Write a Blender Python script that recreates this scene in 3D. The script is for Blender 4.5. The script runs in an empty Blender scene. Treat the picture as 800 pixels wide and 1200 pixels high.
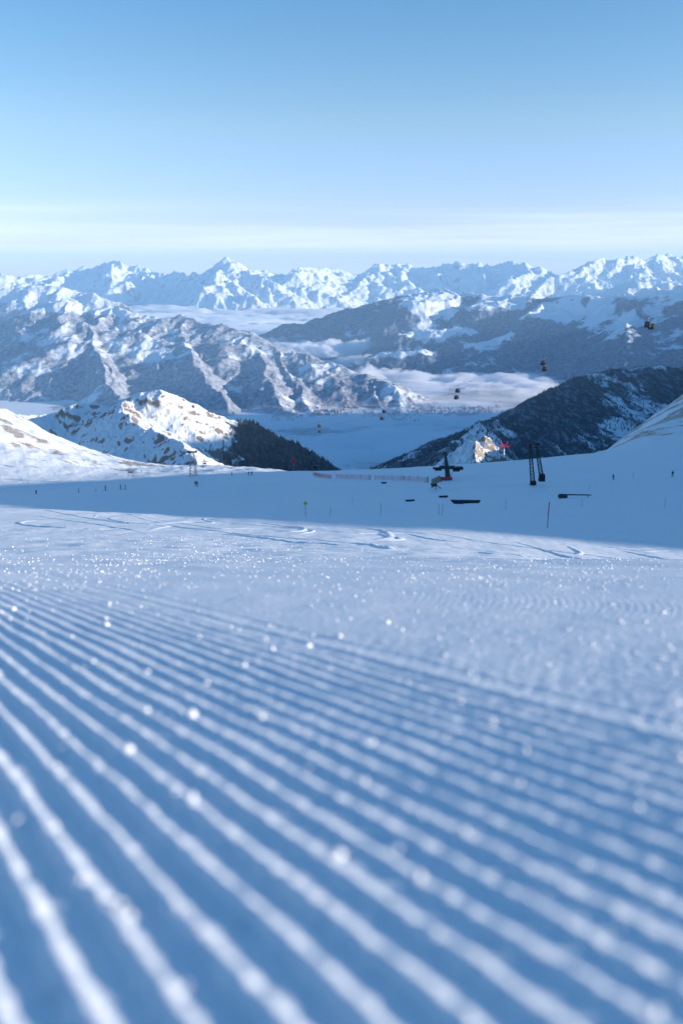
import bpy, bmesh, math, random
import numpy as np
from mathutils import Vector, Matrix

R = math.radians
S = bpy.context.scene
COL = S.collection
random.seed(7)
rng = np.random.default_rng(11)

# ------------------------------------------------------------------ camera
PITCH = R(16.2)
CP, SP = math.cos(PITCH), math.sin(PITCH)
F = 1000.0                                   # focal length in px of the 800x1200 photo
cam = bpy.data.cameras.new('camera')
cam.sensor_fit = 'VERTICAL'; cam.sensor_height = 36; cam.sensor_width = 24; cam.lens = 30
cam.clip_start = 0.02; cam.clip_end = 200000
cam.dof.use_dof = True; cam.dof.focus_distance = 18.0; cam.dof.aperture_fstop = 3.0
camo = bpy.data.objects.new('camera', cam); COL.objects.link(camo)
camo.location = (0, 0, 0); camo.rotation_euler = (R(90) - PITCH, 0, 0)
S.camera = camo
S.render.engine = 'CYCLES'
S.cycles.use_denoising = True
S.cycles.volume_bounces = 12
S.cycles.max_bounces = 14
S.cycles.sample_clamp_indirect = 4
S.view_settings.view_transform = 'Standard'
S.view_settings.look = 'None'
S.view_settings.exposure = 0.88
S.view_settings.gamma = 1

# ------------------------------------------------------------------ light
SUN_AZ, SUN_EL = R(100), R(11)               # azimuth clockwise from +Y
sdir = Vector((math.sin(SUN_AZ) * math.cos(SUN_EL), math.cos(SUN_AZ) * math.cos(SUN_EL), math.sin(SUN_EL)))
sl = bpy.data.lights.new('sun', 'SUN'); sl.energy = 5.0; sl.angle = R(0.5); sl.color = (1.0, 0.86, 0.74)
so = bpy.data.objects.new('sun', sl); COL.objects.link(so)
so.rotation_euler = (-sdir).to_track_quat('-Z', 'Y').to_euler()

W = bpy.data.worlds.new('World'); S.world = W; W.use_nodes = True
nt = W.node_tree; N = nt.nodes; N.clear()
def wn(t, **k):
    n = N.new(t)
    for a, b in k.items(): setattr(n, a, b)
    return n
sky = wn('ShaderNodeTexSky'); sky.sky_type = 'NISHITA'; sky.sun_disc = False
sky.sun_elevation = SUN_EL; sky.sun_rotation = SUN_AZ
sky.altitude = 2500; sky.air_density = 1.0; sky.dust_density = 0.3; sky.ozone_density = 2.5
bg = wn('ShaderNodeBackground'); bg.inputs['Strength'].default_value = 0.122
out = wn('ShaderNodeOutputWorld')
# thin cirrus streaks low over the horizon (mapped on the direction of the sky itself)
tc = wn('ShaderNodeTexCoord'); sep = wn('ShaderNodeSeparateXYZ')
nt.links.new(tc.outputs['Generated'], sep.inputs[0])
mp = wn('ShaderNodeMapping'); mp.inputs['Scale'].default_value = (2.2, 2.2, 75)
nt.links.new(tc.outputs['Generated'], mp.inputs[0])
nz = wn('ShaderNodeTexNoise'); nz.inputs['Scale'].default_value = 1.0; nz.inputs['Detail'].default_value = 5
nt.links.new(mp.outputs[0], nz.inputs['Vector'])
r1 = wn('ShaderNodeMapRange'); r1.inputs[1].default_value = 0.40; r1.inputs[2].default_value = 0.72
nt.links.new(nz.outputs['Fac'], r1.inputs[0])
r2 = wn('ShaderNodeMapRange'); r2.interpolation_type = 'SMOOTHSTEP'
r2.inputs[1].default_value = 0.075; r2.inputs[2].default_value = 0.035
nt.links.new(sep.outputs['Z'], r2.inputs[0])
mu = wn('ShaderNodeMath', operation='MULTIPLY'); nt.links.new(r1.outputs[0], mu.inputs[0]); nt.links.new(r2.outputs[0], mu.inputs[1])
mu2 = wn('ShaderNodeMath', operation='MULTIPLY'); nt.links.new(mu.outputs[0], mu2.inputs[0]); mu2.inputs[1].default_value = 0.75
# the physically bright horizon band is held down, and the high-altitude blue is kept deep
hs_ = wn('ShaderNodeHueSaturation'); hs_.inputs['Saturation'].default_value = 1.03; nt.links.new(sky.outputs[0], hs_.inputs['Color'])
cr = wn('ShaderNodeValToRGB'); nt.links.new(sep.outputs['Z'], cr.inputs[0])
e = cr.color_ramp.elements; e[0].position = 0.0; e[0].color = (.92, .83, 1.14, 1); e[1].position = .60; e[1].color = (.46, .92, 1.02, 1)
for p_, c_ in ((.05, (1.00, .85, 1.18)), (.14, (1.16, 1.04, .95)), (.255, (.86, 1.05, 1.04))):
    q_ = cr.color_ramp.elements.new(p_); q_.color = (*c_, 1)
sm = wn('ShaderNodeMix', data_type='RGBA', blend_type='MULTIPLY'); sm.inputs['Factor'].default_value = 1
nt.links.new(hs_.outputs[0], sm.inputs['A']); nt.links.new(cr.outputs[0], sm.inputs['B'])
mx = wn('ShaderNodeMix', data_type='RGBA'); nt.links.new(mu2.outputs[0], mx.inputs['Factor'])
nt.links.new(sm.outputs['Result'], mx.inputs['A']); mx.inputs['B'].default_value = (5.0, 5.5, 6.2, 1)
nt.links.new(mx.outputs['Result'], bg.inputs['Color'])
nt.links.new(bg.outputs[0], out.inputs['Surface'])

# ------------------------------------------------------------------ pixel helpers (only to measure the place)
def qy(py):
    v = (600 - np.asarray(py, float)) / F
    return (SP - v * CP) / (CP + v * SP)
def tx(px, q): return (np.asarray(px, float) - 400) / F * (CP + q * SP)
def at(px, py, Y):
    q = float(qy(py)); return Vector((float(tx(px, q)) * Y, Y, -q * Y))

# ------------------------------------------------------------------ noise
_p = rng.permutation(256); PERM = np.concatenate([_p, _p, _p])
_g = rng.uniform(0, 2 * np.pi, 256); GX, GY = np.cos(_g), np.sin(_g)
def perlin(x, y):
    xi = np.floor(x).astype(int); yi = np.floor(y).astype(int)
    xf, yf = x - xi, y - yi
    u = xf * xf * xf * (xf * (xf * 6 - 15) + 10); v = yf * yf * yf * (yf * (yf * 6 - 15) + 10)
    def g(ix, iy, dx, dy):
        h = PERM[PERM[ix & 255] + (iy & 255)]
        return GX[h] * dx + GY[h] * dy
    a = g(xi, yi, xf, yf); b = g(xi + 1, yi, xf - 1, yf)
    c = g(xi, yi + 1, xf, yf - 1); d = g(xi + 1, yi + 1, xf - 1, yf - 1)
    return ((a * (1 - u) + b * u) * (1 - v) + (c * (1 - u) + d * u) * v) * 1.5
def fbm(x, y, o=5, gain=.5, lac=2.03):
    s = 0; a = 1; n = 0
    for k in range(o):
        s = s + a * perlin(x + 17.3 * k, y - 9.1 * k); n += a; a *= gain; x = x * lac; y = y * lac
    return s / n
def ridged(x, y, o=5, gain=.5, lac=2.1):
    s = 0; a = 1; n = 0; w = 1
    for k in range(o):
        r = (1 - np.abs(perlin(x + 31.7 * k, y + 11.9 * k))) ** 2 * w
        w = np.clip(r * 1.6, 0, 1); s = s + a * r; n += a; a *= gain; x = x * lac; y = y * lac
    return s / n
def sstep(a, b, x):
    t = np.clip((x - a) / (b - a), 0, 1); return t * t * (3 - 2 * t)

# ------------------------------------------------------------------ object helpers
def tag(o, label=None, cat=None, group=None, kind=None):
    if label: o['label'] = label
    if cat: o['category'] = cat
    if group: o['group'] = group
    if kind: o['kind'] = kind
    return o
def link_mesh(name, me, mat=None, parent=None):
    o = bpy.data.objects.new(name, me); COL.objects.link(o)
    if mat: me.materials.append(mat)
    if parent: o.parent = parent
    return o
def grid_mesh(name, X, Y, Z, attrs=None, smooth=True):
    ny, nx = X.shape
    me = bpy.data.meshes.new(name)
    co = np.stack([X, Y, Z], -1).reshape(-1, 3).astype(np.float32)
    idx = np.arange(ny * nx, dtype=np.int32).reshape(ny, nx)
    f = np.stack([idx[:-1, :-1], idx[:-1, 1:], idx[1:, 1:], idx[1:, :-1]], -1).reshape(-1, 4)
    me.vertices.add(len(co)); me.vertices.foreach_set('co', co.ravel())
    me.loops.add(f.size); me.loops.foreach_set('vertex_index', f.ravel())
    me.polygons.add(len(f)); me.polygons.foreach_set('loop_start', np.arange(0, f.size, 4, dtype=np.int32))
    me.polygons.foreach_set('loop_total', np.full(len(f), 4, np.int32))
    if smooth: me.polygons.foreach_set('use_smooth', np.ones(len(f), bool))
    me.update(calc_edges=True)
    for k, v in (attrs or {}).items():
        a = me.attributes.new(k, 'FLOAT', 'POINT'); a.data.foreach_set('value', v.ravel().astype(np.float32))
    return me
def raw_mesh(name, co, faces, smooth=False):
    """faces: (n,k) int array with constant k"""
    me = bpy.data.meshes.new(name); k = faces.shape[1]
    me.vertices.add(len(co)); me.vertices.foreach_set('co', np.asarray(co, np.float32).ravel())
    me.loops.add(faces.size); me.loops.foreach_set('vertex_index', faces.astype(np.int32).ravel())
    me.polygons.add(len(faces)); me.polygons.foreach_set('loop_start', np.arange(0, faces.size, k, dtype=np.int32))
    me.polygons.foreach_set('loop_total', np.full(len(faces), k, np.int32))
    if smooth: me.polygons.foreach_set('use_smooth', np.ones(len(faces), bool))
    me.update(calc_edges=True); return me

# ------------------------------------------------------------------ materials
def mat(name, col, rough=.6, metal=0, spec=.3, noise=None):
    m = bpy.data.materials.new(name); m.use_nodes = True
    b = m.node_tree.nodes['Principled BSDF']
    b.inputs['Base Color'].default_value = (*col, 1); b.inputs['Roughness'].default_value = rough
    b.inputs['Metallic'].default_value = metal; b.inputs['Specular IOR Level'].default_value = spec
    n = m.node_tree.nodes; L = m.node_tree.links
    tcn = n.new('ShaderNodeTexCoord'); nn = n.new('ShaderNodeTexNoise'); nn.inputs['Scale'].default_value = noise or 3
    nn.inputs['Detail'].default_value = 4
    L.new(tcn.outputs['Object'], nn.inputs['Vector'])
    mr = n.new('ShaderNodeMapRange'); mr.inputs[3].default_value = .75; mr.inputs[4].default_value = 1.2
    L.new(nn.outputs['Fac'], mr.inputs[0])
    mm = n.new('ShaderNodeMix'); mm.data_type = 'RGBA'; mm.blend_type = 'MULTIPLY'; mm.inputs['Factor'].default_value = 1
    mm.inputs['A'].default_value = (*col, 1); L.new(mr.outputs[0], mm.inputs['B']); L.new(mm.outputs['Result'], b.inputs['Base Color'])
    return m

class NB:
    """small node builder"""
    def __init__(s, m): s.t = m.node_tree; s.n = s.t.nodes; s.l = s.t.links
    def new(s, t, **k):
        n = s.n.new(t)
        for a, b in k.items(): setattr(n, a, b)
        return n
    def noise(s, vec, scale, detail=4, rough=.55):
        n = s.new('ShaderNodeTexNoise'); n.inputs['Scale'].default_value = scale; n.inputs['Detail'].default_value = detail
        n.inputs['Roughness'].default_value = rough; s.l.new(vec, n.inputs['Vector']); return n.outputs['Fac']
    def rng(s, v, a, b, c=0, d=1, smooth=False):
        n = s.new('ShaderNodeMapRange')
        if smooth: n.interpolation_type = 'SMOOTHSTEP'
        for i, q in enumerate((a, b, c, d)): n.inputs[i + 1].default_value = q
        s.l.new(v, n.inputs[0]); return n.outputs[0]
    def math(s, op, a, b):
        n = s.new('ShaderNodeMath', operation=op)
        for i, q in enumerate((a, b)):
            if isinstance(q, (int, float)): n.inputs[i].default_value = q
            else: s.l.new(q, n.inputs[i])
        return n.outputs[0]
    def mix(s, f, a, b, blend='MIX'):
        n = s.new('ShaderNodeMix', data_type='RGBA', blend_type=blend)
        for k, q in (('Factor', f), ('A', a), ('B', b)):
            if isinstance(q, (int, float)): n.inputs[k].default_value = q
            elif isinstance(q, tuple): n.inputs[k].default_value = (*q, 1)
            else: s.l.new(q, n.inputs[k])
        return n.outputs['Result']

SNOW = (.76, .83, .90)
def mountain_mat(name, rock=(.17, .14, .12), forest=(.12, .125, .13), frost=(.60, .60, .64), scale=.01, bump=20, speck=.02,
                 rock_hi=.80, rock_lo=.66, fden=(.42, .62), fmax=1.0, rock_t=.92):
    m = bpy.data.materials.new(name); m.use_nodes = True; b = NB(m)
    bs = b.n['Principled BSDF']; bs.inputs['Roughness'].default_value = .8; bs.inputs['Specular IOR Level'].default_value = .1
    g = b.new('ShaderNodeNewGeometry'); pos = g.outputs['Position']
    a = b.new('ShaderNodeAttribute', attribute_name='forest').outputs['Fac']
    ar = b.new('ShaderNodeAttribute', attribute_name='rock').outputs['Fac']
    sp = b.new('ShaderNodeSeparateXYZ'); b.l.new(g.outputs['Normal'], sp.inputs[0])
    n1 = b.noise(pos, scale, 6, .65); n2 = b.noise(pos, speck, 5, .7); n3 = b.noise(pos, scale * .25, 4)
    # rock where steep, broken by noise
    steep = b.rng(sp.outputs['Z'], rock_hi, rock_lo)
    rk = b.math('MULTIPLY', b.rng(b.math('ADD', b.math('MULTIPLY', steep, .45), b.math('ADD', n1, b.math('MULTIPLY', ar, .30))), rock_t, rock_t + .16), 1.0)
    col = b.mix(rk, SNOW, rock)
    fr = b.rng(n2, fden[0], fden[1])
    fcol = b.mix(fr, frost, forest)
    n5 = b.noise(pos, scale * .8, 5, .7)
    fm = b.math('MULTIPLY', b.rng(b.math('ADD', a, b.math('ADD', b.math('MULTIPLY', b.math('SUBTRACT', n3, .5), 1.3), b.math('MULTIPLY', b.math('SUBTRACT', n5, .5), 1.5))), .45, .58), fmax)
    col = b.mix(fm, col, fcol)
    b.l.new(col, bs.inputs['Base Color'])
    bp = b.new('ShaderNodeBump'); bp.inputs['Strength'].default_value = .8; bp.inputs['Distance'].default_value = bump
    b.l.new(b.math('ADD', n1, b.math('MULTIPLY', n2, .4)), bp.inputs['Height']); b.l.new(bp.outputs[0], bs.inputs['Normal'])
    return m

# ------------------------------------------------------------------ near terrain: piste, bowl, left knoll, right flank
CH, CM = .206, .2905                       # lens height over the snow, slope under it
near_q = [(CH / y + CM) for y in (.05, .1, .2, .4, .8, 1.2, 1.6, 2.0)]
RIB_AZ = R(-32.6); RU = (math.cos(RIB_AZ), -math.sin(RIB_AZ))
NEAR_Y = [.05, .1, .2, .4, .8, 1.2, 1.6, 2.0]
def colq(mid, far):
    """mid: list (Y,q); far: list (Y,py)"""
    ys = NEAR_Y + [a for a, _ in mid] + [a for a, _ in far]
    qs = near_q + [b for _, b in mid] + [float(qy(b)) for _, b in far]
    return np.array(ys), np.array(qs)
MID = [(2.5, .376), (4, .3605), (7, .351)]
COLS = {
 -500: colq(MID, [(12, 636), (25, 618), (50, 603), (100, 590), (170, 582), (300, 577), (420, 574), (455, 572), (680, 330), (900, 360), (1500, 470)]),
 -150: colq(MID, [(12, 638), (25, 622), (50, 608), (100, 594), (170, 586), (300, 582), (420, 579), (455, 578), (570, 505), (680, 425), (900, 440), (1500, 560)]),
 0:    colq(MID, [(12, 640), (25, 625), (50, 611), (100, 597), (170, 589), (300, 583), (420, 580), (450, 579), (580, 512), (700, 450), (900, 480), (1500, 640)]),
 60:   colq(MID, [(12, 640), (25, 626), (50, 613), (100, 600), (170, 591), (300, 581), (420, 576), (450, 575), (590, 531), (760, 487), (960, 515), (1500, 660)]),
 110:  colq(MID, [(12, 641), (25, 628), (50, 615), (100, 603), (170, 593), (300, 578), (420, 572), (450, 570), (600, 548), (820, 530), (1000, 560), (1500, 680)]),
 200:  colq(MID, [(12, 642), (25, 630), (50, 618), (100, 608), (170, 595), (300, 572), (420, 562), (450, 561), (620, 549), (880, 543), (1050, 590), (1500, 690)]),
 340:  colq(MID, [(12, 645), (25, 635), (50, 623), (100, 612), (170, 594), (300, 564), (420, 551), (450, 550.5), (600, 548), (860, 544.5), (1050, 610), (1500, 720)]),
 450:  colq(MID, [(12, 648), (25, 638), (50, 628), (100, 611), (170, 592), (300, 560), (420, 546), (470, 550), (600, 590), (1000, 680), (1500, 760)]),
 580:  colq(MID, [(12, 656), (25, 646), (50, 636), (100, 612), (170, 590), (300, 554), (420, 538), (470, 541), (600, 580), (1000, 650), (1500, 740)]),
 690:  colq(MID, [(12, 667), (25, 657), (50, 646), (100, 617), (170, 590), (300, 549), (420, 528), (470, 529), (560, 531), (800, 545), (1000, 570), (1500, 660)]),
 740:  colq(MID, [(12, 672), (25, 662), (50, 650), (100, 619), (170, 590), (300, 547), (420, 525), (470, 525), (560, 517), (900, 477), (1100, 500), (1500, 600)]),
 800:  colq(MID, [(12, 678), (25, 667), (50, 654), (100, 622), (170, 590), (300, 545), (420, 522), (470, 521), (560, 507), (900, 434), (1100, 455), (1500, 560)]),
 950:  colq(MID, [(12, 690), (25, 679), (50, 663), (100, 628), (170, 592), (300, 542), (420, 514), (470, 510), (560, 486), (900, 395), (1100, 400), (1500, 450)]),
 1300: colq(MID, [(12, 705), (25, 694), (50, 678), (100, 640), (170, 600), (300, 540), (420, 500), (470, 480), (560, 445), (900, 365), (1100, 365), (1500, 400)]),
}
LY0, LY1, NLY = math.log(.05), math.log(1500), 700
T0, T1, NT = -.95, .95, 381
_lg = np.linspace(LY0, LY1, NLY); _tg = np.linspace(T0, T1, NT)
_ck = sorted(COLS); _ct = np.array([tx(k, .3) for k in _ck])
_cm = np.stack([np.interp(_lg, np.log(COLS[k][0]), COLS[k][1] - (CH / COLS[k][0] + CM)) for k in _ck]) + (CH / np.exp(_lg) + CM)[None]     # cols x logY
QG = np.stack([np.interp(_tg, _ct, _cm[:, j]) for j in range(NLY)])                        # logY x t
def smooth1(A, ax, r):
    k = np.exp(-.5 * (np.arange(-3 * r, 3 * r + 1) / r) ** 2); k /= k.sum()
    P = np.pad(A, [(3 * r, 3 * r) if i == ax else (0, 0) for i in range(2)], mode='edge')
    return np.apply_along_axis(lambda v: np.convolve(v, k, 'valid'), ax, P)
# smooth the bend, but not the exact flat start near the lens
flatq = CH / np.exp(_lg) + CM
D_ = smooth1(QG - flatq[:, None], 0, 7); D_ = smooth1(D_, 1, 9)
DG = D_                                       # departure of the terrain from the plane under the lens
def ground_z(X, Y):
    X = np.asarray(X, float); Y = np.asarray(Y, float)
    Yc = np.maximum(Y, .06); t = np.clip(X / (np.maximum(Y, .06)), T0, T1)
    u = np.clip((np.log(Yc) - LY0) / (LY1 - LY0) * (NLY - 1), 0, NLY - 1.001); v = (t - T0) / (T1 - T0) * (NT - 1); v = np.clip(v, 0, NT - 1.001)
    i = u.astype(int); j = v.astype(int); fu = u - i; fv = v - j
    q = CH / Yc + CM + (DG[i, j] * (1 - fu) + DG[i + 1, j] * fu) * (1 - fv) + (DG[i, j + 1] * (1 - fu) + DG[i + 1, j + 1] * fu) * fv
    z = -Yc * q
    return np.where(Y < .3, -(CH + CM * Y), z)
def relief(X, Y):
    """wind and grooming undulation of the far part of the near terrain"""
    a = sstep(430, 620, Y)
    z = a * (4.5 * fbm(X / 60, Y / 90, 5) + 2.0 * (ridged(X / 28 + 5, Y / 40, 4) - .5))
    b = sstep(60, 160, Y) * (1 - a)
    z = z + b * .35 * fbm(X / 30, Y / 60, 3)
    c = sstep(1.5, 6, Y) * (1 - sstep(60, 140, Y))
    z = z + c * np.minimum(Y * .003, .08) * fbm(X / (1.2 + Y * .05), Y / (1.2 + Y * .12), 4)
    d = sstep(1.4, 3, Y) * (1 - sstep(14, 40, Y)); Yn = np.maximum(Y, .5)
    u = X * RU[0] + Y * RU[1]; v = -X * RU[1] + Y * RU[0]
    wa = 1 - sstep(3, 7, Y); wb = sstep(2, 5, Y) * (1 - sstep(10, 20, Y)); wc = sstep(5, 12, Y)
    z = z + d * (wa * (.0035 * perlin(u / .24, v / 1.6)) + (wa + .8 * wb) * .009 * perlin(X / 1.4 + Y / 3, Y / .42) + wa * .003 * perlin(X / .5 + Y / 2, Y / .20) + wc * (.022 * perlin(X / 4 + Y / 9, Y / .8)) + wb * (.010 * perlin(u / .45, v / 4.2) + .004 * perlin(X / .25, Y / .6)) + wc * (.018 * perlin(u / .8, v / 6) + .018 * perlin(X / .6, Y / 1.3)))
    e = sstep(40, 120, Y) * (1 - sstep(400, 460, Y))
    z = z + e * (.16 * perlin(X / 9 + Y / 140, Y / 60 - X / 90) + .10 * perlin(X / 3.2 + Y / 60, Y / 45 + 3) + .5 * perlin(X / 70 - Y / 50, Y / 35))
    return z
def gz(x, y): return float(ground_z(np.array([x]), np.array([y]))[0] + relief(np.array([x]), np.array([y]))[0])
def on_ground(px, py, ymin=30, ymax=600):
    """first point of the bowl seen at that spot of the photo"""
    q = float(qy(py)); t = float(tx(px, q)); ys = np.exp(np.linspace(math.log(ymin), math.log(ymax), 4000))
    z = ground_z(t * ys, ys); qq = -z / ys
    k = np.nonzero(qq <= q)[0]; Yv = ys[k[0]] if len(k) else 415.0
    return Vector((t * Yv, Yv, gz(t * Yv, Yv)))

def rib_height(X, Y):
    u = X * RU[0] + Y * RU[1]; v = -X * RU[1] + Y * RU[0]
    uw = u + .0012 * fbm(u * 3, v * 4, 3) + .0009 * perlin(u * 30, v * 25)
    ph = uw / .030
    fall = (1 - .30 * sstep(.1, .4, u) - .40 * sstep(.42, .66, u)) / (1 + (np.maximum(Y, 0) / 3.0) ** 2)
    amp = .0055 * fall * (1 + .30 * fbm(u * 9, v * 22, 4) + .14 * perlin(np.round(ph) * 5.3, v * 55)) * (.9 + .25 * perlin(np.round(ph) * 7.7, v * 6))
    c = (.5 + .5 * np.cos(2 * np.pi * ph)) ** 3.0
    res = np.clip(Y, .1, None)
    fade = 1 - sstep(2.0, 3.0, res)
    z = amp * c * fade * (1 - sstep(.6, .75, u) * sstep(1.5, 2.4, res))
    # seam between two groomer passes
    wf = 1 - sstep(3, 6, res)
    z = z - .0017 * (np.exp(-((u - .588) / .011) ** 2) + np.exp(-((u - .632) / .010) ** 2) + .6 * np.exp(-((u - .53) / .012) ** 2)) * wf
    z = z + (1 - sstep(.7, 1.6, res)) * (.0010 + .0022 * c * fall) * fbm(X * 75, Y * 75, 4) + fade * .003 * fbm(X * 4, Y * 4, 3)
    return z

py_rows = np.concatenate([np.arange(1400, 700, -1.15), np.arange(700, 540, -.55)])
ys = [-.7, -.5, -.3, -.1, 0, .05, .1, .13]
_lgf = np.linspace(math.log(.15), math.log(1500), 6000); _yf = np.exp(_lgf); _pf = -ground_z(_yf * 0, _yf) / _yf
_v = (SP - _pf * CP) / (CP + _pf * SP); _pyf = 600 - F * _v
# rows: spacing follows the apparent slope, with a cap on the ratio between rows
ylist = [.15]
while ylist[-1] < 1500:
    y = ylist[-1]; k = np.searchsorted(_yf, y); k = min(max(k, 1), len(_yf) - 2)
    g = abs((_pyf[k + 1] - _pyf[k - 1]) / (_yf[k + 1] - _yf[k - 1])) + 1e-6
    ylist.append(y + min(1.2 / g, .012 * y if y < 700 else .02 * y))
ys = np.array(ys + ylist)
tin = np.arange(-.50, .5001, .00145)
tout = .50 + np.cumsum(.002 * 1.12 ** np.arange(36)); tout = tout[tout < 2.2]
tt = np.concatenate([-tout[::-1], tin, tout])
YY, TT = np.meshgrid(ys, tt, indexing='ij')
XX = TT * (YY + .8)
# beyond t=.95 the terrain is simply extended sideways
ZZ = ground_z(XX, YY) + relief(XX, YY) + rib_height(XX, YY)
rock = sstep(470, 640, YY) * np.clip(.45 + 1.4 * fbm(XX / 70, YY / 45, 4) + 1.0 * sstep(.28, .36, XX / np.maximum(YY, 1)) * (.35 + 1.8 * perlin((XX + YY * .8) / 16, (YY - XX) / 90)), 0, 1.3)
me = grid_mesh('snow_slope', XX, YY, ZZ, {'rock': rock, 'far': sstep(430, 520, YY)})
ms = bpy.data.materials.new('piste_snow'); ms.use_nodes = True; b = NB(ms); bs = b.n['Principled BSDF']
bs.inputs['Roughness'].default_value = .55; bs.inputs['Specular IOR Level'].default_value = .35
bs.inputs['Subsurface Weight'].default_value = 0.0
g = b.new('ShaderNodeNewGeometry'); pos = g.outputs['Position']
n1 = b.noise(pos, 55, 5, .6); n2 = b.noise(pos, 6, 5, .6); n3 = b.noise(pos, .9, 5, .65); n4 = b.noise(pos, .12, 5, .65)
ln = b.new('ShaderNodeVectorMath', operation='LENGTH'); b.l.new(pos, ln.inputs[0]); dist = ln.outputs['Value']
ar = b.new('ShaderNodeAttribute', attribute_name='rock').outputs['Fac']; af = b.new('ShaderNodeAttribute', attribute_name='far').outputs['Fac']
sp = b.new('ShaderNodeSeparateXYZ'); b.l.new(g.outputs['Normal'], sp.inputs[0])
n6 = b.noise(pos, .045, 6, .7)
rm = b.math('MULTIPLY', b.math('MULTIPLY', b.rng(b.math('ADD', n6, b.math('MULTIPLY', ar, .235)), .66, .72), b.rng(n3, .36, .52)), af)
tint = b.mix(n4, (.78, .84, .90), (.72, .80, .88))
b.l.new(b.mix(rm, tint, (.23, .17, .13)), bs.inputs['Base Color'])
h = b.math('MULTIPLY', n1, .0018)
h = b.math('ADD', h, b.math('MULTIPLY', b.math('MULTIPLY', n2, .012), b.rng(dist, 4, 12)))
h = b.math('ADD', h, b.math('MULTIPLY', b.math('MULTIPLY', n3, .11), b.rng(dist, 8, 40)))
h = b.math('ADD', h, b.math('MULTIPLY', b.math('MULTIPLY', n4, 1.0), b.rng(dist, 380, 520)))
bp = b.new('ShaderNodeBump'); bp.inputs['Strength'].default_value = 1; bp.inputs['Distance'].default_value = 1
b.l.new(h, bp.inputs['Height']); b.l.new(bp.outputs[0], bs.inputs['Normal'])
slope = link_mesh('snow_slope', me, ms)
tag(slope, kind='structure')

# ------------------------------------------------------------------ mountains
def auto_spurs(crest, step, length, drop, side, jitter=.5, base=-math.pi / 2, sub=True, lean=0.0, seed=1, both=False):
    rs = random.Random(seed); out = []
    for (a, b_) in zip(crest[:-1], crest[1:]):
        L = math.hypot(b_[0] - a[0], b_[1] - a[1]); n = max(1, int(L / step + rs.random() * .8))
        for k in range(n):
            f = (k + rs.uniform(.15, .85)) / n
            p = [a[i] + (b_[i] - a[i]) * f for i in range(3)]
            ang = base + rs.gauss(lean, jitter); l = length * rs.uniform(.55, 1.25)
            d = drop * rs.uniform(.75, 1.2)
            segs = 5; q = [p]; z = p[2] - 15; hh = ang
            for s in range(segs):
                hh += rs.gauss(0, .22); st = l / segs
                z -= st * d * rs.uniform(.55, 1.35)
                q.append([q[-1][0] + math.cos(hh) * st, q[-1][1] + math.sin(hh) * st, z])
            out.append((q, side * rs.uniform(.85, 1.15)))
            if sub:
                for s in range(1, segs):
                    if rs.random() < .75:
                        sg = rs.choice((-1, 1)); h2 = hh + sg * rs.uniform(.6, 1.1); l2 = l * rs.uniform(.18, .38)
                        q0 = q[s]; q1 = [q0[0] + math.cos(h2) * l2, q0[1] + math.sin(h2) * l2, q0[2] - l2 * d * 1.5]
                        out.append(([q0, q1], side * 1.15))
    return out
def massif(name, t0, t1, nx, Y0, Y1, ny, ridges, floor, wscale, wamp, namp, nscale, m, forest_fn, rock_fn=None, crest_noise=0, curve=0.0, ylog=False, seed=0):
    t = np.linspace(t0, t1, nx)
    y = np.exp(np.linspace(math.log(Y0), math.log(Y1), ny)) if ylog else np.linspace(Y0, Y1, ny)
    YY, TT = np.meshgrid(y, t, indexing='ij'); XX = TT * YY
    wx = XX + wamp * fbm(XX / wscale + seed, YY / wscale, 4); wy = YY + wamp * fbm(XX / wscale + 40 + seed, YY / wscale + 9, 4)
    H = np.full(XX.shape, -1e9)
    for rd in ridges:
        pts, side = rd[0], rd[1]; cap = rd[2] if len(rd) > 2 else None
        for a, c in zip(pts[:-1], pts[1:]):
            ax, ay, az = a; dx, dy = c[0] - ax, c[1] - ay; L2 = dx * dx + dy * dy + 1e-9
            f = np.clip(((wx - ax) * dx + (wy - ay) * dy) / L2, 0, 1)
            d = np.hypot(wx - ax - f * dx, wy - ay - f * dy)
            z = az + (c[2] - az) * f
            dd = d * side if cap is None else np.minimum(d, cap) * side + np.maximum(d - cap, 0) * .75
            if curve: dd = dd / (1 + dd * curve)
            H = np.maximum(H, z - dd)
    top = H.copy()
    n = ridged(XX / nscale + seed, YY / nscale + 3, 6) - .45
    H = H + namp * n + namp * .50 * (ridged(XX / nscale * 3.3 + 7, YY / nscale * 3.3, 5) - .45) + namp * .12 * fbm(XX / nscale * 9, YY / nscale * 9, 4)
    H = floor + np.where(H > floor, H - floor, (H - floor) * .3 - 5)
    at_ = {'forest': forest_fn(XX, YY, H), 'rock': rock_fn(XX, YY, H) if rock_fn else np.zeros_like(H)}
    me = grid_mesh(name, XX, YY, H, at_)
    o = link_mesh(name, me, m); tag(o, kind='structure')
    return o, (t, y, H)
def P(lst): return [tuple(at(*p)) for p in lst]
VZ = -1500.0

# valley floor: one sheet out to the horizon
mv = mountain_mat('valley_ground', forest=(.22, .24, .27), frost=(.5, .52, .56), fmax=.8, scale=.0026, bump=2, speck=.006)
t = np.linspace(-1.2, 1.2, 120); y = np.exp(np.linspace(math.log(1500), math.log(42000), 160))
YY, TT = np.meshgrid(y, t, indexing='ij'); XX = TT * YY
ZZ = VZ + 14 * fbm(XX / 900, YY / 900, 4)
vf = link_mesh('valley_floor', grid_mesh('valley_floor', XX, YY, ZZ, {'forest': np.clip(.30 + .9 * fbm(XX / 1100, YY / 700, 5), 0, 1), 'rock': XX * 0}), mv)
tag(vf, kind='structure')

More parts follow.
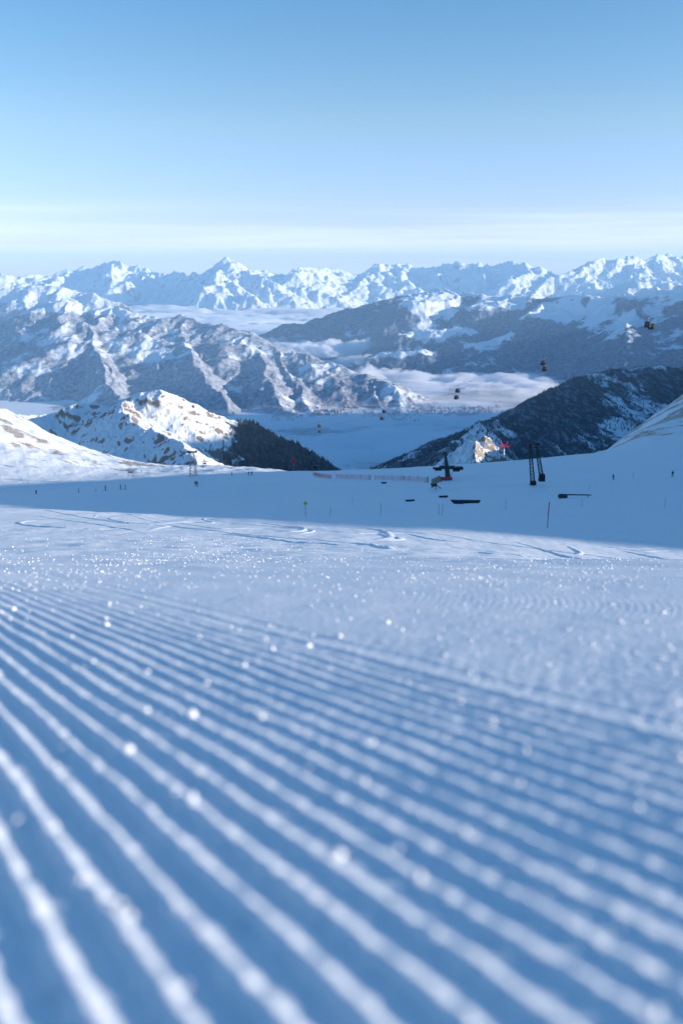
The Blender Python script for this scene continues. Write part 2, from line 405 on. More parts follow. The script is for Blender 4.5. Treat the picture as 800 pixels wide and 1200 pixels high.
# far range
CR = [(-450,318),(-350,312),(-250,322),(-150,314),(-60,320),(0,322),(30,322),(60,325),(75,318),(95,311),(120,309),(140,305),(155,312),(172,321),(200,320),(225,322),(250,312),(268,303),(280,314),(300,319),
      (340,317),(352,313),(380,312),(400,318),(412,320),(440,312),(460,307),(490,312),(520,310),(545,307),(570,312),(600,308),(625,310),(640,315),(665,318),
      (680,312),(700,302),(720,304),(745,302),(770,300),(800,297),(860,303),(930,296),(1010,306),(1100,300),(1250,308)]
rc = random.Random(3)
crest = P([(x, y + 1.5, 29500 + 1500 * math.sin(x / 60) + rc.uniform(-300, 300)) for x, y in CR])
rid = [(crest, .62)] + auto_spurs(crest, 620, 3600, .33, .72, seed=5, jitter=.45, lean=-.05)
mA = mountain_mat('far_rock_snow', rock=(.30, .30, .32), scale=.0030, bump=130, speck=.008, rock_hi=.85, rock_lo=.50, rock_t=.84)
massif('far_mountain_range', -.75, .75, 1150, 23500, 33500, 190, rid, VZ - 30, 1400, 330, 250, 1300, mA,
       lambda X, Y, H: sstep(-1050, -1420, H) * .7)
# foothills of the far range
c2 = P([(-450,352,21500),(-250,345,21500),(-120,338,21500),(-40,345,21500),(0,341,21500),(35,337,21500),(60,335,21500),(90,341,21500),(115,348,21000),(140,356,21000),(160,366,20500)])
c3 = P([(560,368,21000),(585,352,20500),(620,345,20500),(650,350,20500),(690,345,20500),(740,330,20500),(780,332,20500),(830,330,20500),(950,338,20500),(1100,335,20500)])
rid = [(c2, .55), (c3, .55)] + auto_spurs(c2, 500, 2200, .3, .62, seed=9) + auto_spurs(c3, 600, 2600, .3, .62, seed=10)
massif('foothill_range', -.72, .72, 900, 17500, 23400, 110, rid, VZ - 30, 1100, 260, 130, 1500, mA,
       lambda X, Y, H: sstep(-750, -1150, H) * .9, seed=3)

# massif on the left of the valley
mB = mountain_mat('wooded_mountain', scale=.0035, bump=12, speck=.02, rock=(.2, .2, .22), forest=(.09, .12, .17), frost=(.42, .45, .52), fden=(.38, .62), fmax=.90)
b1 = P([(-400,360,14500),(-200,372,14500),(-60,376,14500),(0,385,14500),(30,371,14500),(55,356,14200),(78,350,14000),(100,356,14000),(130,361,13800),(160,366,13500),(190,374,13300),(214,371,13200),(235,377,13000),(265,381,12800),(300,392,12500),(330,408,12200),(352,420,12000)])
b2 = P([(-300,420,11500),(-100,408,11500),(0,401,11500),(45,388,11500),(75,380,11400),(97,377,11400),(112,383,11300),(150,389,11200),(185,400,11000)])
b2s = P([(105,378,11400),(114,400,10800),(118,425,10200),(128,455,9400),(150,480,8900)])
b3 = P([(185,400,11000),(215,397,10900),(250,400,10800),(290,405,10700),(330,412,10600),(370,420,10400),(405,428,10200),(435,439,9900),(455,452,9600),(470,466,9300)])
rid = [(b1, .42), (b2, .44), (b2s, .62), (b3, .42)]
rid += auto_spurs(b1, 900, 2200, .26, .5, seed=21) + auto_spurs(b2[:3], 800, 2600, .30, .55, seed=22, jitter=.35) + auto_spurs(b3[3:], 600, 1900, .33, .6, seed=23, lean=.15, jitter=.3) + auto_spurs(b2s, 700, 900, .35, .6, seed=24, base=-.6, jitter=.3, sub=False)
rid += [(P([(215,398,10800),(228,425,10000),(245,455,9300),(262,478,8800)]), .62), (P([(300,405,10700),(312,430,10000),(325,458,9200),(335,480,8750)]), .6)]
massif('valley_mountain', -.75, .12, 950, 7600, 15800, 330, rid, VZ - 25, 900, 160, 95, 1200, mB,
       lambda X, Y, H: np.clip(sstep(-600, -820, H) * .66 + .02 * sstep(-1000, -1400, H), 0, 1), seed=7)

# massif on the right of the valley
mC = mountain_mat('shaded_wood', scale=.0032, bump=12, speck=.02, rock=(.2, .2, .22), forest=(.06, .09, .14), frost=(.24, .30, .40), fden=(.34, .58), fmax=.96)  # forest and frost darkened and blued: the shade is put into the colours
c1 = P([(350,418,17500),(378,402,17200),(400,386,17000),(425,368,16800),(450,356,16500),(480,346,16200),(510,337,16000),(535,343,15600),(560,346,15300),(600,348,15000),(650,346,14700),(700,345,14400),(745,340,14000),(770,336,13800),(810,331,13500),(900,322,13000),(1050,330,12500),(1250,320,12000)])
s1 = P([(690,352,14400),(686,372,13800),(695,390,13200),(712,405,12500),(732,421,11800),(752,437,11200)])
s2 = P([(560,352,15300),(540,368,14800),(500,378,14300),(470,390,13800),(430,405,13200)])
s3 = P([(640,356,14800),(600,372,14000),(560,392,13200),(520,412,12500),(490,430,12000)])
s4 = P([(655,390,13600),(658,410,12900),(664,426,12300),(672,443,11600)])
s5 = P([(770,336,13800),(775,365,13000),(790,390,12200),(815,415,11500),(850,440,11000)])
c1 = [(a, b_ + (16000 - b_) * -.35, c_) for a, b_, c_ in c1]
CLR = [(500, 347, 15100, 26, 700), (578, 353, 14600, 26, 350), (512, 385, 13500, 34, 420), (635, 364, 13800, 24, 350), (470, 412, 12600, 30, 260), (690, 372, 13700, 12, 900), (560, 402, 12800, 20, 200), (720, 410, 12200, 16, 500)]
def clearings(X, Y):
    px = 400 + F * (X / Y) / 1.01; s_ = 0; w = fbm(X / 500, Y / 500, 4) * 22
    for a, _, y_, wx, wy in CLR: s_ = s_ + np.exp(-((px - a + w) / wx) ** 2 - ((Y - y_) / wy) ** 2)
    return s_ * 1.3
flats = [(P([(488, 349, 15000), (514, 345, 15200)]), .22, 420), (P([(560, 354, 14600), (600, 352, 14700)]), .26, 420), (P([(480, 389, 13500), (512, 383, 13500), (545, 385, 13500)]), .28, 420),
         (P([(620, 366, 13800), (652, 362, 13900)]), .26, 420), (P([(450, 416, 12600), (492, 410, 12600)]), .28, 420), (P([(545, 404, 12800), (575, 400, 12800)]), .28, 420)]
rid = [(c1, .60), *flats, (s1, .52), (s4, .48), (s5, .5)]
rid += auto_spurs(c1[:11], 900, 3600, .36, .5, seed=31, base=-2.5, jitter=.22, sub=False) + auto_spurs(c1[11:], 1100, 2600, .33, .5, seed=32, lean=-.2, jitter=.3)
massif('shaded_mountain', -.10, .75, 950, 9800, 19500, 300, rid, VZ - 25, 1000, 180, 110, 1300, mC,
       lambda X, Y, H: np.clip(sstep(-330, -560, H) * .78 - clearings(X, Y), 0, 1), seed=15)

# near ridge on the left with the sunlit summit
mD = mountain_mat('near_rock_snow', rock=(.20, .17, .16), scale=.016, bump=5, speck=.05, rock_hi=.93, rock_lo=.72, forest=(.035, .045, .05), frost=(.12, .14, .17), rock_t=.84, fden=(.35, .55))  # low forest and frost colours carry the shade of the right end
d1 = P([(-300,500,2100),(-120,505,2150),(0,492,2200),(60,482,2250),(105,470,2300),(128,474,2250),(140,464,2250),(158,459,2250),(185,456,2250),(205,462,2270),(230,476,2300),(255,488,2330),(272,492,2360),(298,497,2450),(318,511,2520),(340,527,2600),(365,544,2700),(390,566,2800)])
d2 = P([(138,468,2230),(150,487,2050),(169,500,1950),(190,512,1820),(212,524,1700),(235,545,1550)])
rid = [(d1, .62), (d2, .60)] + auto_spurs(d1[9:], 110, 620, .55, .80, seed=41, base=-1.25, jitter=.25)
def fD(X, Y, H): 
    px = 400 + F * (X / Y) / CP
    return np.clip(sstep(245, 290, px + 30 * fbm(X / 60, Y / 60, 3)) * .9, 0, 1)
_, gD = massif('left_ridge', -.62, .05, 760, 1150, 3000, 330, rid, -900, 260, 40, 15, 170, mD, fD, lambda X, Y, H: .3 + .8 * fbm(X / 150, Y / 150, 4), seed=2)

# dark wooded ridge on the right
mE = mountain_mat('dark_ridge', rock=(.07, .08, .09), scale=.008, bump=4, speck=.03, rock_hi=.90, rock_lo=.75, frost=(.19, .25, .32), forest=(.03, .05, .07), fden=(.33, .52))  # blue of the shade is tinted into forest and frost
e1 = P([(508,566,2550),(516,548,2620),(526,533,2700),(538,514,2800),(562,501,2950),(590,490,3150),(612,477,3350),(640,464,3600),(668,453,3850),(690,443,4050),(715,434,4250),(740,430,4400),(765,430,4500),(800,433,4600),(870,415,4700),(980,395,4800),(1200,360,5000)])
rid = [(e1[:6], .80), (e1[5:], .52)] + auto_spurs(e1[7:], 260, 1300, .30, .62, seed=51, base=-1.9, jitter=.3)
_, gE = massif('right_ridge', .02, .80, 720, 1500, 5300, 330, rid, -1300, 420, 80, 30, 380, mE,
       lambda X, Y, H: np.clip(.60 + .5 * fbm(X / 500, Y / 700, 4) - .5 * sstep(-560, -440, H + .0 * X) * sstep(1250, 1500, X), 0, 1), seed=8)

# mountain added outside the picture, down the valley on the right: it keeps the near valley floor in shade
hidden = [(2400, 1400, 150), (3000, 2100, 200), (3600, 3000, 300), (4000, 3700, 350), (4200, 4600, 300), (4350, 5600, 80), (4300, 6500, -20), (4350, 7400, -120), (4400, 7900, -500)]
massif('shadow_mountain', .47, 2.4, 400, 1150, 8600, 200, [(hidden, .9)], VZ - 25, 600, 60, 40, 500, mB, lambda X, Y, H: sstep(-560, -820, H) * .85, seed=12)

# little sunlit rock pinnacle behind the crest of the bowl
mK = mountain_mat('pinnacle_rock', rock=(.26, .23, .20), scale=.12, bump=1.2, speck=.5, rock_hi=.85, rock_lo=.60)
k1 = P([(488,556,640),(512,546,640),(530,530,640),(545,520,640),(556,514,640),(566,511,640),(573,516,640),(577,526,640),(586,538,640),(592,550,640)])
k2 = P([(556,513,640),(557,528,605),(559,548,570)])
massif('rock_pinnacle', .06, .24, 260, 540, 720, 160, [(k1, .9), (k2, 1.1)], -230, 30, 3, 5, 16, mK, lambda X, Y, H: X * 0, lambda X, Y, H: sstep(.150, .162, X / Y) * .9, seed=4)

# shoulder of the ski mountain outside the picture on the right: its crest is shaped to throw the shadow over the bowl
hs = [(-700, 45), (-400, 45), (-200, 62), (-100, 74), (60, 74), (150, 66), (250, 44), (300, 31), (345, 15), (400, -8), (500, -50), (700, -90)]
Yg, Xg = np.meshgrid(np.linspace(-700, 700, 220), np.linspace(240, 1100, 160), indexing='ij')
cz = np.interp(Yg, [a for a, _ in hs], [c for _, c in hs]) 
cz = cz + 3.0 * fbm(Yg / 60, Yg * 0 + 2, 4)
Zg = cz - .75 * np.abs(Xg - 500 - 14 * fbm(Yg / 80, Xg / 80, 3)) ** .97 + 6 * (ridged(Xg / 90, Yg / 90, 5) - .5) * sstep(5, 60, np.abs(Xg - 500))
sh = link_mesh('shadow_shoulder', grid_mesh('shadow_shoulder', Xg, Yg, Zg, {'forest': Xg * 0, 'rock': Xg * 0 + .4}), mD)
tag(sh, kind='structure')

# ------------------------------------------------------------------ air
def vol_mat(name, col, dens, aniso=0.0):
    m = bpy.data.materials.new(name); m.use_nodes = True; n = m.node_tree.nodes; n.clear()
    o = n.new('ShaderNodeOutputMaterial'); v = n.new('ShaderNodeVolumePrincipled')
    v.inputs['Color'].default_value = (*col, 1); v.inputs['Density'].default_value = dens; v.inputs['Anisotropy'].default_value = aniso
    m.node_tree.links.new(v.outputs[0], o.inputs['Volume']); return m
bm = bmesh.new(); bmesh.ops.create_cube(bm, size=1)
hz = bpy.data.meshes.new('haze'); bm.to_mesh(hz); bm.free()
HZ0, HZ1 = -1650.0, 480.0
ho = link_mesh('haze', hz, vol_mat('haze_air', (.42, .71, 1.0), 2.5e-5))
ho.scale = (120000, 56000, HZ1 - HZ0); ho.location = (0, 18000, (HZ0 + HZ1) / 2); tag(ho, kind='stuff')

# ------------------------------------------------------------------ low clouds lying in the valley
def cloud(name, x, y, z, rx, ry, rz, dens, seed, label):
    bm = bmesh.new(); bmesh.ops.create_icosphere(bm, subdivisions=6, radius=1)
    co = np.array([v.co[:] for v in bm.verts])
    th = fbm(co[:, 0] * 1.9 + seed, co[:, 1] * 1.9 + seed * 2.3, 6, .6)
    lat = 1 + .9 * th
    thick = np.clip(.55 + 1.1 * fbm(co[:, 0] * 3 + seed * 3, co[:, 1] * 3, 5), .12, 2)
    out = np.stack([co[:, 0] * rx * lat, co[:, 1] * ry * lat, co[:, 2] * rz * thick * np.where(co[:, 2] > 0, 1, .35)], -1)
    for v, c in zip(bm.verts, out): v.co = c
    for f in bm.faces: f.smooth = True
    me = bpy.data.meshes.new(name); bm.to_mesh(me); bm.free()
    m = vol_mat('cloud_air', (.97, .98, 1), dens, .2)
    o = link_mesh(name, me, m); o.location = (x, y, z)
    tag(o, label, 'cloud', 'low clouds in the valley', 'stuff'); return o
cloud('valley_mist', at(450, 510, 7400).x, 7300, VZ, 3300, 1700, 190, .0013, 14, None)
cloud('valley_mist', at(560, 470, 9600).x, 9700, VZ, 2600, 700, 130, .002, 15, None)
cloud('valley_mist', at(380, 378, 20000).x, 20500, VZ, 5200, 3200, 160, .0012, 16, None)
CL = [  # px, py, Y, rx, ry, rz, density
 (290, 371, 24500, 5600, 2600, 200, .010, 1), (420, 374, 23500, 2600, 1500, 150, .008, 2), (230, 366, 26000, 4200, 1600, 200, .01, 8),
 (350, 384, 19000, 2500, 1300, 90, .003, 9), (335, 404, 15200, 1200, 900, 150, .006, 3), (395, 412, 13900, 1000, 650, 170, .008, 4), (445, 424, 12700, 620, 420, 120, .006, 10),
 (440, 448, 11200, 1000, 480, 150, .006, 5), (585, 449, 11100, 1150, 520, 110, .006, 6), (620, 462, 10300, 900, 420, 90, .005, 7), (520, 458, 10600, 900, 350, 60, .003, 11),
]
for (px, py, Y, rx, ry, rz, d, sd) in CL:
    p = at(px, py, Y)
    cloud('low_cloud', p.x, p.y, max(p.z, VZ + 30), rx, ry, rz * 1.3, d * 2.0, sd, None)

# ------------------------------------------------------------------ snow crumbs thrown up by the groomer (nobody could count them)
def crumbs(n, y0, y1, s0, s1, seed, tw=.62):
    g = np.random.default_rng(seed)
    bm = bmesh.new(); bmesh.ops.create_icosphere(bm, subdivisions=1, radius=1)
    bv = np.array([v.co[:] for v in bm.verts]); bf = np.array([[v.index for v in f.verts] for f in bm.faces]); bm.free()
    Y = np.exp(g.uniform(math.log(y0), math.log(y1), n)); X = g.uniform(-tw, tw, n) * (Y + .15)
    # they lie in loose drifts
    k = fbm(X / (.25 * Y + .05), Y / (.35 * Y + .05) + seed, 3) + .25 * g.normal(size=n); keep = k > .02
    X, Y = X[keep], Y[keep]; n = len(X)
    sz = s0 * np.clip(np.exp(g.normal(0, .65, n)), 0, 3.0) * np.clip(Y / y0, 1, None) ** s1
    Z = ground_z(X, Y) + relief(X, Y) + rib_height(X, Y) + sz * .1
    V = bv[None] * (1 + g.normal(0, .16, (n, len(bv), 1))) * (sz[:, None, None] * g.uniform(.7, 1.3, (n, 1, 3)))
    V = V + np.stack([X, Y, Z], -1)[:, None]
    Fc = (bf[None] + (np.arange(n) * len(bv))[:, None, None]).reshape(-1, 3)
    return V.reshape(-1, 3), Fc
A = [crumbs(900, .2, 1.8, .0012, .25, 5), crumbs(9000, .9, 4, .0009, .45, 6), crumbs(9000, 2.0, 9, .0011, .6, 7), crumbs(9000, 4.0, 32, .0021, .6, 8)]
vs, fs, o_ = [], [], 0
for v_, f_ in A: vs.append(v_); fs.append(f_ + o_); o_ += len(v_)
cr_ = link_mesh('snow_crumbs', raw_mesh('snow_crumbs', np.concatenate(vs), np.concatenate(fs), True), mat('crumb_snow', (.84, .87, .90), .6))
tag(cr_, kind='stuff')

# ------------------------------------------------------------------ ski tracks: low banks of pushed snow on the piste
def track(pts, w, h):
    """pts px,py -> a low ridge following the ground"""
    p = [on_ground(a, c, 9, 400) for a, c in pts]; q = []
    for i in range(len(p) - 1):
        a0 = p[max(i - 1, 0)]; a, c = p[i], p[i + 1]; a3 = p[min(i + 2, len(p) - 1)]
        for k in range(14):
            f = k / 14; q.append(.5 * ((2 * a) + (c - a0) * f + (2 * a0 - 5 * a + 4 * c - a3) * f * f + (-a0 + 3 * a - 3 * c + a3) * f ** 3))
    q.append(p[-1]); V = []; Fc = []
    for i, c in enumerate(q):
        d = (q[min(i + 1, len(q) - 1)] - q[max(i - 1, 0)]); d.z = 0; d.normalize(); n = Vector((d.y, -d.x, 0))
        e = math.sin(math.pi * i / (len(q) - 1)) ** .5; hh = h * .6 * e * (1 + .4 * math.sin(i * 1.7) * math.sin(i * .63))
        for o, z in ((-w, -.03), (-w * .35, hh * .9), (w * .2, hh), (w, -.03)):
            x, y = c.x + n.x * o, c.y + n.y * o; V.append((x, y, gz(x, y) + z))
        if i:
            b0 = 4 * (i - 1)
            for k in range(3): Fc.append((b0 + k, b0 + k + 1, b0 + k + 5, b0 + k + 4))
    return V, Fc
TR = [([(18,597),(50,600),(100,606),(150,613),(130,607),(180,609)],.30,.10), ([(70,612),(35,611),(24,614),(60,618),(110,620),(150,618)],.26,.09),
      ([(100,621),(106,620),(114,621)],.5,.10), ([(170,616),(190,613),(215,611),(250,612),(240,609),(280,608)],.28,.10), ([(175,621),(200,617),(240,620)],.3,.09),
      ([(300,612),(330,615),(355,618),(350,623),(320,622)],.30,.11), ([(320,617),(365,621),(350,626)],.22,.09), ([(430,618),(450,622),(457,630),(440,633)],.42,.14),
      ([(445,625),(452,628),(470,632),(445,633)],.3,.12), ([(480,626),(500,631),(520,634),(545,636)],.26,.10), ([(410,637),(440,640),(460,644)],.20,.07),
      ([(600,634),(625,641),(660,652),(690,658),(720,662)],.26,.09), ([(665,640),(675,645),(680,649),(676,651)],.24,.10), ([(730,645),(760,652),(800,660)],.26,.09),
      ([(560,648),(600,652),(640,656),(700,659)],.16,.05), 
      ([(40,603),(90,611),(130,617),(170,624)],.2,.06), ([(200,600),(260,611),(320,616),(380,619),(440,621)],.22,.06), ([(0,600),(60,606),(140,611),(220,619),(300,628),(380,634),(470,640)],.18,.05),
      ([(250,625),(300,630),(352,636),(420,640)],.2,.06), ([(500,623),(560,634),(640,645),(720,655),(800,664)],.2,.05),
      ([(560,620),(620,626),(700,632),(790,642)],.3,.07), ([(600,612),(680,618),(760,622),(800,627)],.3,.07), ([(300,604),(380,602),(460,606),(560,608)],.3,.07), ([(700,628),(740,634),(790,639)],.3,.12)]
rt = random.Random(21)
for k in range(30):                                        # long crossing turns
    x0 = rt.uniform(-20, 760); bowl = k % 2
    y0 = 585 + 55 * max(0, x0) / 800 + rt.uniform(0, 12) if not bowl else 575 + rt.uniform(0, 14) + (x0 > 400) * rt.uniform(-18, 10)
    n_ = rt.randint(4, 7); sx = rt.uniform(28, 55); sl = rt.uniform(.04, .10); ph = rt.uniform(0, 6)
    TR.append(([(x0 + sx * i + 10 * math.sin(i * 1.9 + ph), y0 + sx * i * sl + 3.0 * math.sin(i * 1.6 + ph)) for i in range(n_)], .22 if not bowl else .4, .05 if not bowl else .10))
vs, fs, o_ = [], [], 0
for a_, w_, h_ in TR:
    v_, f_ = track(a_, w_, h_); vs += v_; fs += [[k + o_ for k in q] for q in f_]; o_ += len(v_)
tk = link_mesh('ski_tracks', raw_mesh('ski_tracks', np.array(vs), np.array(fs), True), ms); tag(tk, kind='stuff')
a_ = tk.data.attributes.new('far', 'FLOAT', 'POINT'); a_ = tk.data.attributes.new('rock', 'FLOAT', 'POINT')

# ------------------------------------------------------------------ forests
def forest(name, G, n, h, mask, seed, label):
    t_, y_, H = G; g = np.random.default_rng(seed)
    tr = g.uniform(t_[0], t_[-1], n); yr = g.uniform(y_[0], y_[-1], n)
    X, Y = tr * yr, yr; k = mask(X, Y); 
    u = (tr - t_[0]) / (t_[-1] - t_[0]) * (len(t_) - 1.001); v = (yr - y_[0]) / (y_[-1] - y_[0]) * (len(y_) - 1.001)
    i, j = v.astype(int), u.astype(int); fu, fv = u - j, v - i
    Z = (H[i, j] * (1 - fu) + H[i, j + 1] * fu) * (1 - fv) + (H[i + 1, j] * (1 - fu) + H[i + 1, j + 1] * fu) * fv
    X, Y, Z = X[k], Y[k], Z[k]; n = len(X)
    hh = h * g.uniform(.5, 1.25, n); rr = hh * g.uniform(.17, .26, n); a = np.arange(5) * 2 * np.pi / 5
    V = []; Fc = []
    parts = ((0.02, 1.0, .62), (.34, .72, 1.0))            # two tiers: base height, radius, apex height
    V = np.zeros((n, 12, 3)); 
    for p, (b0, rad, top) in enumerate(parts):
        ph = g.uniform(0, 6.28, n)
        for q in range(5):
            jr = g.uniform(.7, 1.25, n)
            V[:, p * 6 + q] = np.stack([X + rr * rad * jr * np.cos(a[q] + ph), Y + rr * rad * jr * np.sin(a[q] + ph), Z + hh * b0 - 1], -1)
        V[:, p * 6 + 5] = np.stack([X, Y, Z + hh * top - 1], -1)
    base = np.array([[p * 6 + q, p * 6 + (q + 1) % 5, p * 6 + 5] for p in range(2) for q in range(5)])
    Fc = (base[None] + (np.arange(n) * 12)[:, None, None]).reshape(-1, 3)
    m = bpy.data.materials.new(name + '_needles'); m.use_nodes = True; b = NB(m); bs = b.n['Principled BSDF']; bs.inputs['Roughness'].default_value = .9
    gg = b.new('ShaderNodeNewGeometry'); nn = b.noise(gg.outputs['Position'], .06, 3)
    b.l.new(b.mix(b.rng(nn, .40, .66), (.014, .026, .033), (.055, .08, .10)), bs.inputs['Base Color'])  # dark bluish tones paint the shade into the trees
    o = link_mesh(name, raw_mesh(name, V.reshape(-1, 3), Fc), m); tag(o, label, 'forest', kind='stuff'); return o
def mD_(X, Y):
    px = 400 + F * (X / Y) / 1.02; c = fbm(X / 110, Y / 160, 4)
    return (c + sstep(238, 310, px) * 1.1 > .52) & (px > 215)
forest('conifer_forest', gD, 30000, 12, mD_, 3, 'dark conifer forest on the shaded right end of the left ridge')
def mE_(X, Y):
    c = fbm(X / 260, Y / 420, 4); px = 400 + F * (X / Y) / 1.02
    return (c > -.10) & (c - 1.2 * sstep(700, 800, px) * sstep(4300, 4000, Y) * 0 > -.1)
forest('conifer_forest', gE, 60000, 11, mE_, 4, 'dark conifer forest covering the shaded ridge on the right')

# ================================================================== things
def MB():
    return bmesh.new()
def box(bm, c, size, rot=None, taper=1.0, bev=0):
    r_ = bmesh.ops.create_cube(bm, size=1); vs = r_['verts']
    for v in vs:
        k = taper if v.co.z > 0 else 1.0
        v.co = Vector((v.co.x * size[0] * k, v.co.y * size[1] * k, v.co.z * size[2]))
    if bev:
        es = list({e for v in vs for e in v.link_edges}); o_ = bmesh.ops.bevel(bm, geom=es, offset=bev, segments=2, affect='EDGES', profile=.6)
        vs = list({v for v in vs if v.is_valid} | set(o_['verts']))
    M_ = Matrix.Translation(Vector(c)) @ (rot.to_4x4() if rot is not None else Matrix.Identity(4))
    bmesh.ops.transform(bm, matrix=M_, verts=vs); return vs
def bar(bm, a, b_, r0, r1=None, seg=8):
    a, b_ = Vector(a), Vector(b_); d = b_ - a; L = d.length
    o_ = bmesh.ops.create_cone(bm, segments=seg, radius1=r0, radius2=r0 if r1 is None else r1, depth=L, cap_ends=True)
    M_ = Matrix.Translation((a + b_) / 2) @ d.to_track_quat('Z', 'Y').to_matrix().to_4x4()
    bmesh.ops.transform(bm, matrix=M_, verts=o_['verts'])
def ball(bm, c, r_, sc=(1, 1, 1), sub=2):
    o_ = bmesh.ops.create_icosphere(bm, subdivisions=sub, radius=r_)
    for v in o_['verts']: v.co = Vector((v.co.x * sc[0], v.co.y * sc[1], v.co.z * sc[2])) + Vector(c)
def build(name, bm, m, parent=None, smooth=False):
    me = bpy.data.meshes.new(name)
    bmesh.ops.recalc_face_normals(bm, faces=bm.faces[:])
    if smooth:
        for f in bm.faces: f.smooth = True
    bm.to_mesh(me); bm.free(); return link_mesh(name, me, m, parent)
def thing(name, loc, label, cat, rz=0, group=None):
    o = bpy.data.objects.new(name, None); COL.objects.link(o); o.location = loc; o.rotation_euler = (0, 0, rz); o.empty_display_size = .5
    return tag(o, label, cat, group)
def dup(root, loc, rz, label, scale=1.0):
    r_ = root.copy(); COL.objects.link(r_); r_.location = loc; r_.rotation_euler = (0, 0, rz); r_['label'] = label; r_.scale = (scale,) * 3
    for ch in list(root.children):
        c = ch.copy(); COL.objects.link(c); c.parent = r_
        for g_ in list(ch.children):
            d = g_.copy(); COL.objects.link(d); d.parent = c
    return r_
M_dark = mat('dark_green_steel', (.04, .065, .06), .5, .3)
M_grey = mat('galvanised_steel', (.22, .23, .24), .5, .6)
M_black = mat('black_rubber', (.015, .016, .018), .6)
M_glass = mat('tinted_glass', (.02, .03, .04), .12, 0, .6)
M_cabin = mat('cabin_paint', (.02, .025, .03), .3, .2, .5)
M_red = mat('red_paint', (.62, .035, .05), .45)
M_pink = mat('red_pole_plastic', (.65, .08, .14), .5)
M_white = mat('white_paint', (.78, .78, .78), .5)
M_yellow = mat('yellow_sign_paint', (.62, .55, .05), .5)
M_net = mat('red_net_cord', (.75, .13, .10), .7)
M_wood = mat('dark_wood', (.04, .035, .03), .8)
M_pad = mat('dark_blue_pad', (.025, .035, .065), .7)
M_beige = mat('beige_tarp', (.30, .26, .20), .8)
M_snowt = mat('roof_snow', (.80, .85, .90), .7)
M_hut = mat('hut_wood', (.30, .20, .13), .8)

# --- gondola cabins on two parallel ropes ---------------------------------------------
def make_cabin(label):
    t = thing('gondola_cabin', (0, 0, 0), label, 'gondola', 0, 'gondola cabins of the lift')      # origin at the rope grip
    bm = MB(); box(bm, (0, 0, -3.55), (2.2, 2.0, .8), taper=1.0, bev=.18); body = build('body', bm, M_cabin, t, True)
    bm = MB(); box(bm, (0, 0, -2.55), (2.16, 1.96, 1.3), taper=.86, bev=.14); build('window_band', bm, M_glass, t, True)
    bm = MB(); box(bm, (0, 0, -1.84), (1.9, 1.72, .22), taper=.8, bev=.07); build('roof', bm, M_cabin, t, True)
    bm = MB(); bar(bm, (0, 0, -1.75), (0, .32, -1.2), .07); bar(bm, (0, .32, -1.2), (0, .32, -.35), .07); bar(bm, (0, .32, -.35), (0, 0, 0), .07); build('hanger_arm', bm, M_grey, t)
    bm = MB(); box(bm, (0, 0, .04), (.7, .18, .24), bev=.03); build('rope_grip', bm, M_dark, t)
    bm = MB(); box(bm, (0, 1.06, -3.45), (.9, .14, .5), bev=.03); build('ski_rack', bm, M_grey, t)
    return t
# px, py of the cabin body, distance, label
CB = [(374, 499.0, 620, 0, 'upper cabin of the leftmost pair hanging over the dark blue valley floor'), (374.6, 505.5, 632, 1, 'lower cabin of the leftmost pair hanging over the dark blue valley floor'),
      (450, 482.0, 540, 0, 'upper cabin of the second pair, in front of the lit strip of valley town'), (447.5, 490.0, 552, 1, 'lower cabin of the second pair, in front of the lit strip of valley town'),
      (536, 457.5, 468, 0, 'upper cabin of the pair in front of the white valley cloud'), (534.5, 465.5, 478, 1, 'lower cabin of the pair in front of the white valley cloud'),
      (636.5, 425.0, 402, 0, 'upper cabin of the pair before the blue shaded mountain'), (638, 432.0, 410, 1, 'lower cabin of the pair before the blue shaded mountain'),
      (758.5, 380.0, 318, 0, 'dark cabin nearest the viewer, left one of the highest pair'), (763, 382.5, 326, 1, 'dark cabin nearest the viewer, right one of the highest pair')]
cabin0 = None; ropes = {0: [], 1: []}
for px, py, Y, k, lab in CB:
    p = at(px, py, Y); g_ = p + Vector((0, 0, 2.8))
    if cabin0 is None: cabin0 = make_cabin(lab); cabin0.location = g_; c = cabin0
    else: c = dup(cabin0, g_, 0, lab)
    ropes[k].append(g_)
for c in [o for o in bpy.data.objects if o.name.startswith('gondola_cabin')]:
    c.rotation_euler = (0, 0, R(-38))
# two more cabins low over the sunlit hill, on the lower section of the lift
for px, py, Y, lab in ((205, 529.2, 640, 'small cabin on the left of the pair above the sunlit hill by the lattice pylon'), (212, 529.0, 650, 'small cabin on the right of the pair above the sunlit hill by the lattice pylon'),
                       (166, 553.5, 560, 'small cabin on the left of the low pair over bright snow'), (171, 553.5, 570, 'small cabin on the right of the low pair over bright snow')):
    dup(cabin0, at(px, py, Y) + Vector((0, 0, 2.0)), R(20), lab, .75)
# ropes
def rope(pts, rad, label):
    bm = MB()
    for a, c in zip(pts[:-1], pts[1:]): bar(bm, a, c, rad, seg=6)
    o = build('haul_rope', bm, M_dark, None); tag(o, label, 'cable', 'ropes of the gondola lift'); return o
for k, w in ((0, 'upper'), (1, 'lower')):
    pts = sorted(ropes[k], key=lambda v: v.y)
    far = pts[-1] + (pts[-1] - pts[-2]) * 1.6; near = pts[0] + (pts[0] - pts[1]) * .9 
    q = [near] + pts + [far]; rope(q, .03, 'thin steel rope carrying the %s cabins of each gondola pair' % w)

